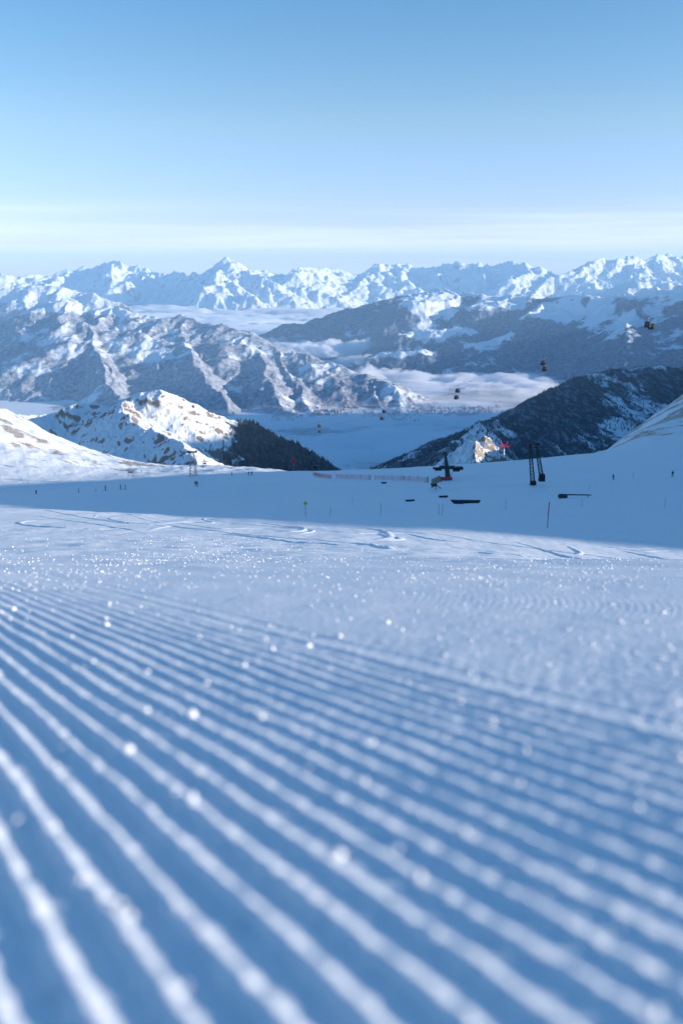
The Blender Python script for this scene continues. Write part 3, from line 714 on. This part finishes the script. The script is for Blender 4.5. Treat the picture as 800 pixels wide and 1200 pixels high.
# --- lattice pylon on the crest at the left --------------------------------------------
def lattice_leg(bm, a, b_, w0, w1, n=9, r_=.06):
    a, b_ = Vector(a), Vector(b_)
    def cor(f):
        c = a.lerp(b_, f); w = w0 + (w1 - w0) * f
        return [c + Vector((sx * w, sy * w, 0)) for sx, sy in ((-1, -1), (1, -1), (1, 1), (-1, 1))]
    for k in range(4): bar(bm, cor(0)[k], cor(1)[k], r_ * 1.5, seg=5)
    for i in range(n):
        c0, c1 = cor(i / n), cor((i + 1) / n)
        for k in range(4):
            bar(bm, c0[k], c1[(k + 1) % 4], r_, seg=4); bar(bm, c1[k], c1[(k + 1) % 4], r_, seg=4)
base = Vector((float(tx(227, qy(560))) * 455, 455, 0)); base.z = gz(base.x, base.y) - .5
t = thing('lattice_pylon', base, 'tall pale lattice lift pylon at the edge of the bowl in front of sunlit snow', 'pylon')
H_ = 13.5
bm = MB(); lattice_leg(bm, (-.3, 0, 0), (-.3, 0, H_), 1.7, .9, 8, .07); build('lattice_mast', bm, M_grey, t)
bm = MB(); bar(bm, (2.6, -1, 0), (1.1, 0, H_ * .93), .12); build('side_strut', bm, M_grey, t)
bm = MB(); box(bm, (-.2, 0, H_ + .5), (5.2, .7, .8)); build('crossarm', bm, M_pad, t)
for s_ in (-2.4, 2.2):
    bm = MB(); box(bm, (s_, 0, H_ + 1.1), (.5, 2.2, .5), bev=.1)
    for q in (-.8, 0, .8): bar(bm, (s_ - .3, q, H_ + .8), (s_ + .3, q, H_ + .8), .28, seg=10)
    build('roller_battery', bm, M_black, t)

# --- dark twin-legged pylon on the bowl -------------------------------------------------
pb = on_ground(626, 568); Yp = pb.y; sc = Yp / 1000 / CP
t = thing('twin_leg_pylon', pb, 'tall dark green pylon on two slim lattice legs with black foot pads', 'pylon')
def rel(px, py, dy=0):
    return at(px, py, Yp + dy) - pb
for (bx, by, tx_, ty_) in ((624, 568.5, 620.3, 520), (634.3, 560.5, 628, 521)):
    b0, t0_ = rel(bx, by), rel(tx_, ty_)
    bm = MB(); lattice_leg(bm, b0, t0_, .55, .32, 12, .055); build('lattice_leg', bm, M_dark, t)
    bm = MB(); box(bm, b0 + Vector((0, 0, .2)), (1.75, 1.5, 2.1), taper=.9, bev=.12); build('foot_pad', bm, M_black, t)
c0, c1 = rel(618.3, 520.5), rel(631.5, 519.5)
bm = MB(); box(bm, (c0 + c1) / 2, ((c1 - c0).length, .5, .45)); box(bm, (c0 + c1) / 2 + Vector((0, 0, -1)), ((c1 - c0).length * .7, .35, .3)); build('crossarm', bm, M_dark, t)
for c in (c0 + Vector((.3, 0, -.2)), c1 + Vector((-.5, 0, .1))):
    bm = MB(); box(bm, c, (.35, 2.6, .4), bev=.08)
    for q in (-1, -.35, .35, 1): bar(bm, c + Vector((-.22, q, -.3)), c + Vector((.22, q, -.3)), .26, seg=10)
    build('roller_battery', bm, M_black, t)

# --- stubby dark pylon with a wide crossarm, red crash pad at its foot -----------------------
pb = on_ground(524, 561); Yp = pb.y
t = thing('crossarm_pylon', pb, 'dark tapered lift pylon with a wide low crossarm above a red crash pad', 'pylon')
m_ = Yp / 1000 / .99
bm = MB(); bar(bm, rel(524.5, 560), rel(523.5, 549), .95, .75, 12); bar(bm, rel(523.5, 549), rel(521.5, 532), .72, .38, 12); build('mast', bm, M_dark, t)
bm = MB(); bar(bm, rel(521.5, 532), rel(520.8, 529.5), .65, .35, 8); box(bm, rel(521, 531), (1.5, .7, .5)); build('mast_head', bm, M_dark, t)
bm = MB(); box(bm, rel(524.5, 548.6), (10.2, .55, .55)); box(bm, rel(523.5, 547), (5.2, .8, .7)); build('crossarm', bm, M_dark, t)
for xx, yy_ in ((512.8, 549.2), (534, 550), (538, 548.2)):
    bm = MB(); box(bm, rel(xx, yy_), (2.4, 2.2, .6), bev=.12)
    for q in (-.7, 0, .7): bar(bm, rel(xx, yy_) + Vector((q - .25, -1.15, -.25)), rel(xx, yy_) + Vector((q + .25, -1.15, -.25)), .3, seg=10)
    build('roller_battery', bm, M_black, t)
bm = MB(); bar(bm, rel(527.5, 560), rel(531, 551), .07); bar(bm, rel(531, 551), rel(531, 548), .07); build('ladder', bm, M_grey, t)
pm = on_ground(522.5, 562.8)
o = build('crash_pad', (lambda bm: (box(bm, (0, 0, .55), (3.9, 1.2, 1.15), bev=.2), bm)[1])(MB()), M_red, None, True); o.location = pm
tag(o, 'bright red crash pad standing at the foot of the dark crossarm pylon', 'crash pad')

# --- red and white pylon in the sun behind the crest ---------------------------------------
Yp = 600.0; pb = at(590, 537, Yp); pb.z -= 2
t = thing('red_pylon', pb, 'sunlit red and white lift pylon with raised arms behind the crest', 'pylon')
bm = MB(); bar(bm, rel(590, 541), rel(590, 536.5), .55, .5, 10); build('red_foot', bm, M_red, t)
bm = MB(); bar(bm, rel(590, 536.4), rel(590.2, 526), .5, .38, 10); build('mast', bm, M_white, t)
bm = MB(); bar(bm, rel(590.2, 526), rel(585.6, 517), .3); bar(bm, rel(590.2, 526), rel(594.6, 517), .3); bar(bm, rel(587.6, 521), rel(592.8, 521), .28); build('fork_arm', bm, M_red, t)
for xx, yy_ in ((586, 523.5), (594.6, 523.2)):
    bm = MB(); box(bm, rel(xx, yy_), (1.9, 2.2, .5), bev=.08); bar(bm, rel(xx, yy_) + Vector((0, 0, -.9)), rel(xx, yy_), .12); build('roller_battery', bm, M_red, t)

# --- small red pylon head beyond the left crest ---------------------------------------------
Yp = 470.0; pb = at(344, 549, Yp)
t = thing('red_marker_mast', pb, 'small red lift mast with a blocky head at the right end of the sunlit snow', 'mast')
bm = MB(); bar(bm, (0, 0, -1), rel(344, 543), .3, .22); build('mast', bm, M_red, t)
bm = MB(); box(bm, rel(344, 541), (2.3, .8, 1.5), bev=.15); box(bm, rel(343.6, 537.5), (1.0, .7, 1.2), bev=.1); build('head', bm, M_red, t)

# --- small T-shaped pylons on the sunlit hill -----------------------------------------------
def t_pylon(px, py, Y, h, lab):
    p = Vector((float(tx(px, qy(py))) * Y, Y, 0)); p.z = gz(p.x, p.y) - .3
    t = thing('portal_pylon', p, lab, 'pylon', R(8), 'small pylons on the sunlit hill')
    for s_ in (-1.5, 1.5):
        bm = MB(); bar(bm, (s_, 0, 0), (s_ * .9, 0, h), .16, .12); build('leg', bm, M_wood, t)
    bm = MB(); box(bm, (0, 0, h + .15), (5.6, .35, .4)); box(bm, (0, 0, h - 1.1), (2.4, .3, .9)); build('crossbeam', bm, M_wood, t)
    return t
t_pylon(154, 567, 500, 4.2, 'brown portal pylon with a wide beam on the sunlit snow left of the lattice pylon')
t_pylon(240, 548, 640, 5.0, 'faint slim portal pylon on the sunlit snow right of the lattice pylon')

# --- huts ---------------------------------------------------------------------------------------
def hut(px, py, Y, w, h, lab, roof_h, rz):
    p = Vector((float(tx(px, qy(py))) * Y, Y, 0)); p.z = gz(p.x, p.y) - .2
    t = thing('mountain_hut', p, lab, 'hut', rz)
    bm = MB(); box(bm, (0, 0, h / 2), (w, w * .8, h)); build('wall', bm, M_hut, t)
    bm = MB(); vs = [bm.verts.new(c) for c in ((-w * .6, -w * .5, h), (w * .6, -w * .5, h), (w * .6, w * .5, h), (-w * .6, w * .5, h), (-w * .6, 0, h + roof_h), (w * .6, 0, h + roof_h))]
    for f in ((0, 1, 5, 4), (2, 3, 4, 5), (0, 4, 3), (1, 2, 5), (0, 3, 2, 1)): bm.faces.new([vs[k] for k in f])
    rf = build('roof', bm, M_snowt, t); 
    bm = MB(); box(bm, (w * .3, 0, h + roof_h * .9), (.6, .6, 1.4)); build('chimney', bm, M_grey, rf)
    for q in (-.25, .2):
        bm = MB(); box(bm, (w * q, -w * .4 - .04, h * .55), (.8, .08, .9)); build('window', bm, M_glass, t)
    bm = MB(); box(bm, (0, -w * .4 - .04, .9), (.9, .08, 1.8)); build('door', bm, M_wood, t)
hut(274.5, 537, 860, 5.5, 4.2, 'snow-capped hut at the foot of the dark wooded ridge, larger of two', 3.6, R(25))
hut(265.5, 538, 850, 5.0, 2.4, 'low snow-covered hut left of the taller hut below the wooded ridge', 1.6, R(10))

# --- snow guns -------------------------------------------------------------------------------------
def snow_gun(p, rz, lab, tarp):
    t = thing('snow_gun', p, lab, 'snow gun', rz)
    bm = MB()
    for a in (0, 2.1, 4.2): bar(bm, (0, 0, .9), (1.3 * math.cos(a), 1.3 * math.sin(a), 0), .09)
    bar(bm, (0, 0, .6), (0, 0, 1.6), .14); build('stand', bm, M_dark, t)
    bm = MB(); bar(bm, (-.9, 0, 1.7), (.9, 0, 2.25), .62, .70, 16); build('fan_drum', bm, tarp, t)
    bm = MB(); bar(bm, (.9, 0, 2.25), (1.0, 0, 2.29), .76, .76, 16); build('nozzle_ring', bm, M_black, t)
    bm = MB(); box(bm, (-.5, .1, 1.0), (1.2, .9, .7), bev=.08); build('control_box', bm, M_dark, t)
    return t
snow_gun(on_ground(510.5, 572.5), R(20), 'beige covered snow gun on the slope left of the red crash pad', M_beige).scale = (1.25,) * 3
pp = at(368.5, 550.0, 432); pp.z = gz(pp.x, pp.y)
snow_gun(pp, R(200), 'black snow gun on the crest at the end of the sunlit strip', M_black).scale = (1.1,) * 3

# --- dark slabs and rails of the snow park -----------------------------------------------------------
def park_box(px, py, L, h, w, rz, lab):
    p = on_ground(px, py); t = thing('park_box', p, lab, 'park box', rz, 'snow park obstacles on the shaded bowl')
    bm = MB(); vs = [bm.verts.new(c) for c in ((-L / 2, -w, h * .95), (L / 2, -w, h), (L / 2, w, h), (-L / 2, w, h * .95), (-L / 2 + h, -w, 0), (L / 2 - h, -w, 0), (L / 2 - h, w, 0), (-L / 2 + h, w, 0))]
    for f in ((0, 1, 2, 3), (4, 7, 6, 5), (0, 4, 5, 1), (1, 5, 6, 2), (2, 6, 7, 3), (3, 7, 4, 0)): bm.faces.new([vs[k] for k in f])
    build('box_side', bm, M_pad, t)
    bm = MB(); box(bm, (0, 0, h + .03), (L * .98, w * 1.8, .06)); build('sliding_top', bm, M_black, t)
    for s_ in (-.3, .3):
        bm = MB(); box(bm, (L * s_, 0, -.1), (.15, w * 1.6, .5)); build('support', bm, M_grey, t)
    return t
park_box(545, 591, 6.0, .62, .4, R(-3), 'longest dark box with slanted ends, lowest of the park boxes')
park_box(519, 583, 2.4, .35, .3, R(12), 'short thin dark rail just above left of the long box')
park_box(480, 587, 2.2, .3, .3, R(10), 'low dark rail left of the other park boxes')
park_box(449.5, 567.5, 1.9, .4, .3, R(0), 'tiny dark block on the snow just below the red net fence')
# boom lying on a snow gun base, right
p = on_ground(672, 582.5); t = thing('park_rail', p, 'long dark rail on a lump at its left end, right of the twin-legged pylon', 'park rail')
bm = MB(); bar(bm, (-3.4, 0, .75), (3.9, 0, .62), .16, .12); box(bm, (0, .1, .66), (6.6, .3, .18)); build('rail', bm, M_pad, t)
bm = MB(); box(bm, (-2.6, 0, .35), (2.0, 1.2, .75), bev=.2); build('base_block', bm, M_dark, t, True)
bm = MB(); bar(bm, (3.2, 0, -.1), (3.2, 0, .65), .09); build('support_post', bm, M_grey, t)

# --- orange-red net fence -------------------------------------------------------------------------------
def fence(pts, lab):
    P_ = [on_ground(a, c) for a, c in pts]; t = thing('net_fence', P_[0], lab, 'fence', 0, 'red net fences across the bowl')
    L = sum((b_ - a).length for a, b_ in zip(P_[:-1], P_[1:])); bm = MB(); posts = []
    for a, b_ in zip(P_[:-1], P_[1:]):
        n = max(1, int((b_ - a).length / 4)); 
        for k in range(n): posts.append(a.lerp(b_, k / n))
    posts.append(P_[-1]); posts = [Vector((p.x, p.y, gz(p.x, p.y))) - P_[0] for p in posts]
    for a, b_ in zip(posts[:-1], posts[1:]):
        for z in (.25, .55, .85, 1.15, 1.45): bar(bm, a + Vector((0, 0, z)), b_ + Vector((0, 0, z)), .035, seg=4)
        for k in range(8):
            c = a.lerp(b_, k / 8); bar(bm, c + Vector((0, 0, .25)), c + Vector((0, 0, 1.45)), .016, seg=4)
    build('net', bm, M_net, t)
    for p in posts:
        bm = MB(); bar(bm, p + Vector((0, 0, -.2)), p + Vector((0, 0, 1.8)), .07, seg=6); build('post', bm, M_pink, t)
fence([(394, 561), (412, 562.2), (434, 562.8)], 'red net fence left of centre, ending left of the gap')
fence([(439, 562.6), (470, 563.5), (499, 564.6)], 'red net fence right of the gap, ending near the small walking figure')
fence([(367, 557.5), (376, 560), (388, 562.3)], 'short bent net fence nearest the black snow gun')

# --- marker poles -----------------------------------------------------------------------------------------
def pole(px, py, h, lab, kind='plain'):
    p = on_ground(px, py); t = thing('marker_pole', p, lab, 'marker pole', 0, 'piste marker poles')
    m = M_pink if kind == 'red' else M_dark
    m = M_grey if kind == 'plain' else m
    bm = MB(); bar(bm, (0, 0, -.3), (0, 0, h * .45), .03 if kind != 'red' else .05, seg=7); build('lower_pole', bm, M_grey, t)
    bm = MB(); bar(bm, (0, 0, h * .45), (0, 0, h), .03 if kind != 'red' else .065, seg=7); build('upper_pole', bm, m, t)
    if kind == 'sign':
        bm = MB(); box(bm, (0, -.07, h - .1), (.48, .05, .48), rot=Matrix.Rotation(R(45), 3, 'Y')); build('sign_board', bm, M_yellow, t)
    return t
pole(641, 618, 3.0, 'tall red marker pole near the sunlit edge, right of centre', 'red')
pole(358, 605, 2.2, 'pole with a small yellow diamond sign on the shaded bowl', 'sign')
for px, py, h, lab in ((387, 603, 1.9, 'thin grey pole just right of the yellow sign'), (446, 603, 2.6, 'thin dark pole in the middle of the bowl, above the curved track'), (514, 601, 2.3, 'thin pole below the short dark rail, left of a twin'),
                       (518, 602, 2.3, 'thin pole below the short dark rail, right of a twin'), (592, 597, 2.4, 'thin pole midway between the long box and the dark rail'), (681, 594, 2.1, 'thin dark pole below right of the long rail'),
                       (778, 595, 2.3, 'thin pole near the right edge of the bowl, below the skier'), (413, 590, 2.0, 'faint pole right of the yellow sign and higher up'), (741, 561, 2.2, 'faint pole midway between the two skiers at the right'),
                       (602, 545, 2.0, 'faint pole near the crest below the red and white pylon'), (690, 575, 2.0, 'faint pole left of the smaller right-hand skier')):
    pole(px, py, h * .8, lab)

# --- people ---------------------------------------------------------------------------------------------------
M_cloth = [mat('black_ski_clothes', (.02, .02, .025), .8), mat('navy_ski_clothes', (.03, .04, .09), .8), mat('red_ski_clothes', (.40, .03, .04), .8), mat('dark_grey_ski_clothes', (.06, .06, .065), .8)]
M_skin = mat('face_skin', (.55, .36, .28), .6)
def skin_body(joints, edges):
    me = bpy.data.meshes.new('b'); me.from_pydata([j[:3] for j in joints], edges, []); o = bpy.data.objects.new('b', me); COL.objects.link(o)
    m1 = o.modifiers.new('s', 'SKIN'); m2 = o.modifiers.new('ss', 'SUBSURF'); m2.levels = 1
    for v, j in zip(me.skin_vertices[0].data, joints): v.radius = (j[3], j[3] * (j[4] if len(j) > 4 else 1)); v.use_root = False
    me.skin_vertices[0].data[0].use_root = True
    dg = bpy.context.evaluated_depsgraph_get(); n = bpy.data.meshes.new_from_object(o.evaluated_get(dg)); bpy.data.objects.remove(o); return n
def make_person(pose, clothes, label):
    t = thing('person', (0, 0, 0), label, 'person', 0, 'people on the slopes')
    kn = .10 if pose == 'ski' else .02; lean = .12 if pose == 'ski' else .02
    J = [(0, 0, .95, .155, .75), (0, lean * .5, 1.15, .15, .8), (0, lean, 1.38, .18, .65), (0, lean + .01, 1.50, .065), (0, lean + .03, 1.60, .10, 1.05), (0, lean + .03, 1.70, .095, 1.05)]
    E = [(0, 1), (1, 2), (2, 3), (3, 4), (4, 5)]
    for s_ in (-1, 1):
        n = len(J); J += [(s_ * .10, 0, .88, .095), (s_ * .12, kn, .50, .075), (s_ * .12, -.03, .12, .058), (s_ * .12, .10, .06, .05)]; E += [(0, n), (n, n + 1), (n + 1, n + 2), (n + 2, n + 3)]
        n = len(J); hx = .33 if pose == 'ski' else .27; hy = .28 if pose == 'ski' else .06; hz_ = 1.02 if pose == 'ski' else .86
        J += [(s_ * .20, lean, 1.40, .07), (s_ * .28, lean - .02, 1.14, .052), (s_ * hx, hy, hz_, .042)]; E += [(2, n), (n, n + 1), (n + 1, n + 2)]
        # palm, thumb and four fingers curled round the pole grip
        w = n + 2; b0 = len(J); J.append((s_ * hx, hy + .06, hz_ - .02, .028)); E.append((w, b0))
        for q, (ox, oz, l) in enumerate(((.02, .03, .05), (.012, .01, .06), (.0, -.01, .058), (-.01, -.03, .045))):
            k = len(J); J += [(s_ * (hx - .01), hy + .09, hz_ + oz - .02, .010), (s_ * (hx - .04), hy + .09 + l * .3, hz_ + oz - .03, .009)]; E += [(b0, k), (k, k + 1)]
        k = len(J); J += [(s_ * (hx - .04), hy + .05, hz_ + .015, .011)]; E.append((b0, k))
    me = skin_body(J, E); me.name = 'body'
    for p in me.polygons: p.use_smooth = True
    me.materials.clear(); o = bpy.data.objects.new('body', me); COL.objects.link(o); o.parent = t; me.materials.append(clothes)
    hx = .33 if pose == 'ski' else .27; hy = .28 if pose == 'ski' else .06; hz_ = 1.02 if pose == 'ski' else .86
    bm = MB(); ball(bm, (0, lean + .02, 1.70), .13, (1, 1.12, .95)); build('helmet', bm, M_black, t, True)
    bm = MB(); ball(bm, (0, lean + .12, 1.64), .055, (.9, .6, 1.1)); ball(bm, (0, lean + .16, 1.635), .014); build('face', bm, M_skin, t, True)
    bm = MB(); box(bm, (0, lean + .145, 1.70), (.17, .05, .07), bev=.015); build('goggles', bm, M_glass, t)
    for s_ in (-1, 1):
        bm = MB(); box(bm, (s_ * .12, .10, .012), (.09, 1.65, .02)); bar(bm, (s_ * .12, .92, .02), (s_ * .12, 1.05, .10), .04, .02); build('ski', bm, M_red if clothes != M_cloth[0] else M_black, t)
        bm = MB(); box(bm, (s_ * .12, .03, .10), (.12, .30, .17), taper=.8, bev=.03); build('ski_boot', bm, M_black, t)
        bm = MB(); bar(bm, (s_ * hx, hy + .09, hz_ + .08), (s_ * (hx + .06), hy - .05, .02), .012, seg=6); build('ski_pole', bm, M_grey, t)
    return t
PE = [(787, 559.5, 'ski', 0, 'dark skier standing at the far right of the shaded bowl, larger of two', 1.12, 170), (718, 562, 'ski', 0, 'small dark skier on the bowl, right of the long rail', 1.0, 140), (501, 565, 'stand', 0, 'dark figure at the right end of the net fence beside the snow gun', 1.05, 60),
      (229.3, 569.5, 'ski', 1, 'navy skier below the lattice pylon, upper left of two', 1.15, 190), (231.3, 572, 'ski', 2, 'skier in dark red below the lattice pylon, lower right of two', 1.15, 200),
      (93, 577, 'stand', 3, 'dark figure on the crest against bright snow, leftmost of the crest walkers', 1.1, 90), (113, 575, 'stand', 3, 'barely visible low figure on the crest between two darker ones', .7, 90), (124, 574.5, 'stand', 0, 'darker figure on the crest just left of a close pair', 1.25, 80),
      (142, 573, 'ski', 3, 'left figure of the close pair on the crest against bright snow', 1.15, 90), (147.3, 573, 'stand', 0, 'right figure of the close pair on the crest against bright snow', 1.2, 100),
      (291.5, 557.6, 'stand', 3, 'slim figure on the crest, left of a pair near the right end of the sun', 1.15, 0), (295, 557.4, 'stand', 0, 'broader figure on the crest, right of a pair near the right end of the sun', 1.2, 20),
      (43, 579, 'stand', 0, 'lone dark figure near the left end of the crest', 1.1, 60), (272, 557.4, 'stand', 2, 'reddish figure on the crest between the lattice pylon and the far pair', 1.0, 60),
      (473.0, 562.4, 'ski', 3, 'dark skier standing behind the right net fence', .8, 90), (433, 562.5, 'stand', 3, 'slim dark figure at the end of the left net fence', .95, 90)]
proto = {}
for px, py, pose, ck, lab, sc_, rz in PE:
    p = on_ground(px, py)
    if (pose, ck) not in proto: proto[(pose, ck)] = t = make_person(pose, M_cloth[ck], lab); t.location = p; t.rotation_euler = (0, 0, R(rz)); t.scale = (sc_,) * 3
    else: dup(proto[(pose, ck)], p, R(rz), lab, sc_)

# --- town specks on the valley floor --------------------------------------------------------------------------
def town():
    g = np.random.default_rng(9); n = 2600; V = []; Fc = []
    q = np.array([[0, 1, 5, 4], [1, 2, 6, 5], [2, 3, 7, 6], [3, 0, 4, 7], [4, 5, 6, 7]])
    cx = g.uniform(-700, 3800, n); cy = g.uniform(8350, 10200, n); d = fbm(cx / 420, cy / 420, 3) + .5 * np.exp(-((cy - 8900) / 260) ** 2); k = d > .22
    cx, cy = cx[k], cy[k]
    for i, (x, y) in enumerate(zip(cx, cy)):
        w, l, h = g.uniform(9, 26), g.uniform(9, 34), g.uniform(7, 16); a = g.uniform(0, 3); c, s_ = math.cos(a), math.sin(a); z = VZ - 12
        for zz in (z, z + 18 + h):
            for sx, sy in ((-1, -1), (1, -1), (1, 1), (-1, 1)): V.append((x + (sx * w * c - sy * l * s_) / 2, y + (sx * w * s_ + sy * l * c) / 2, zz))
        Fc.append(q + 8 * i)
    return np.array(V), np.concatenate(Fc)
V_, F_ = town(); o = link_mesh('distant_town', raw_mesh('distant_town', V_, F_), mat('distant_house_walls', (.34, .30, .30), .8)); tag(o, 'specks of a distant town on the sunlit strip of valley floor', 'town', kind='stuff')
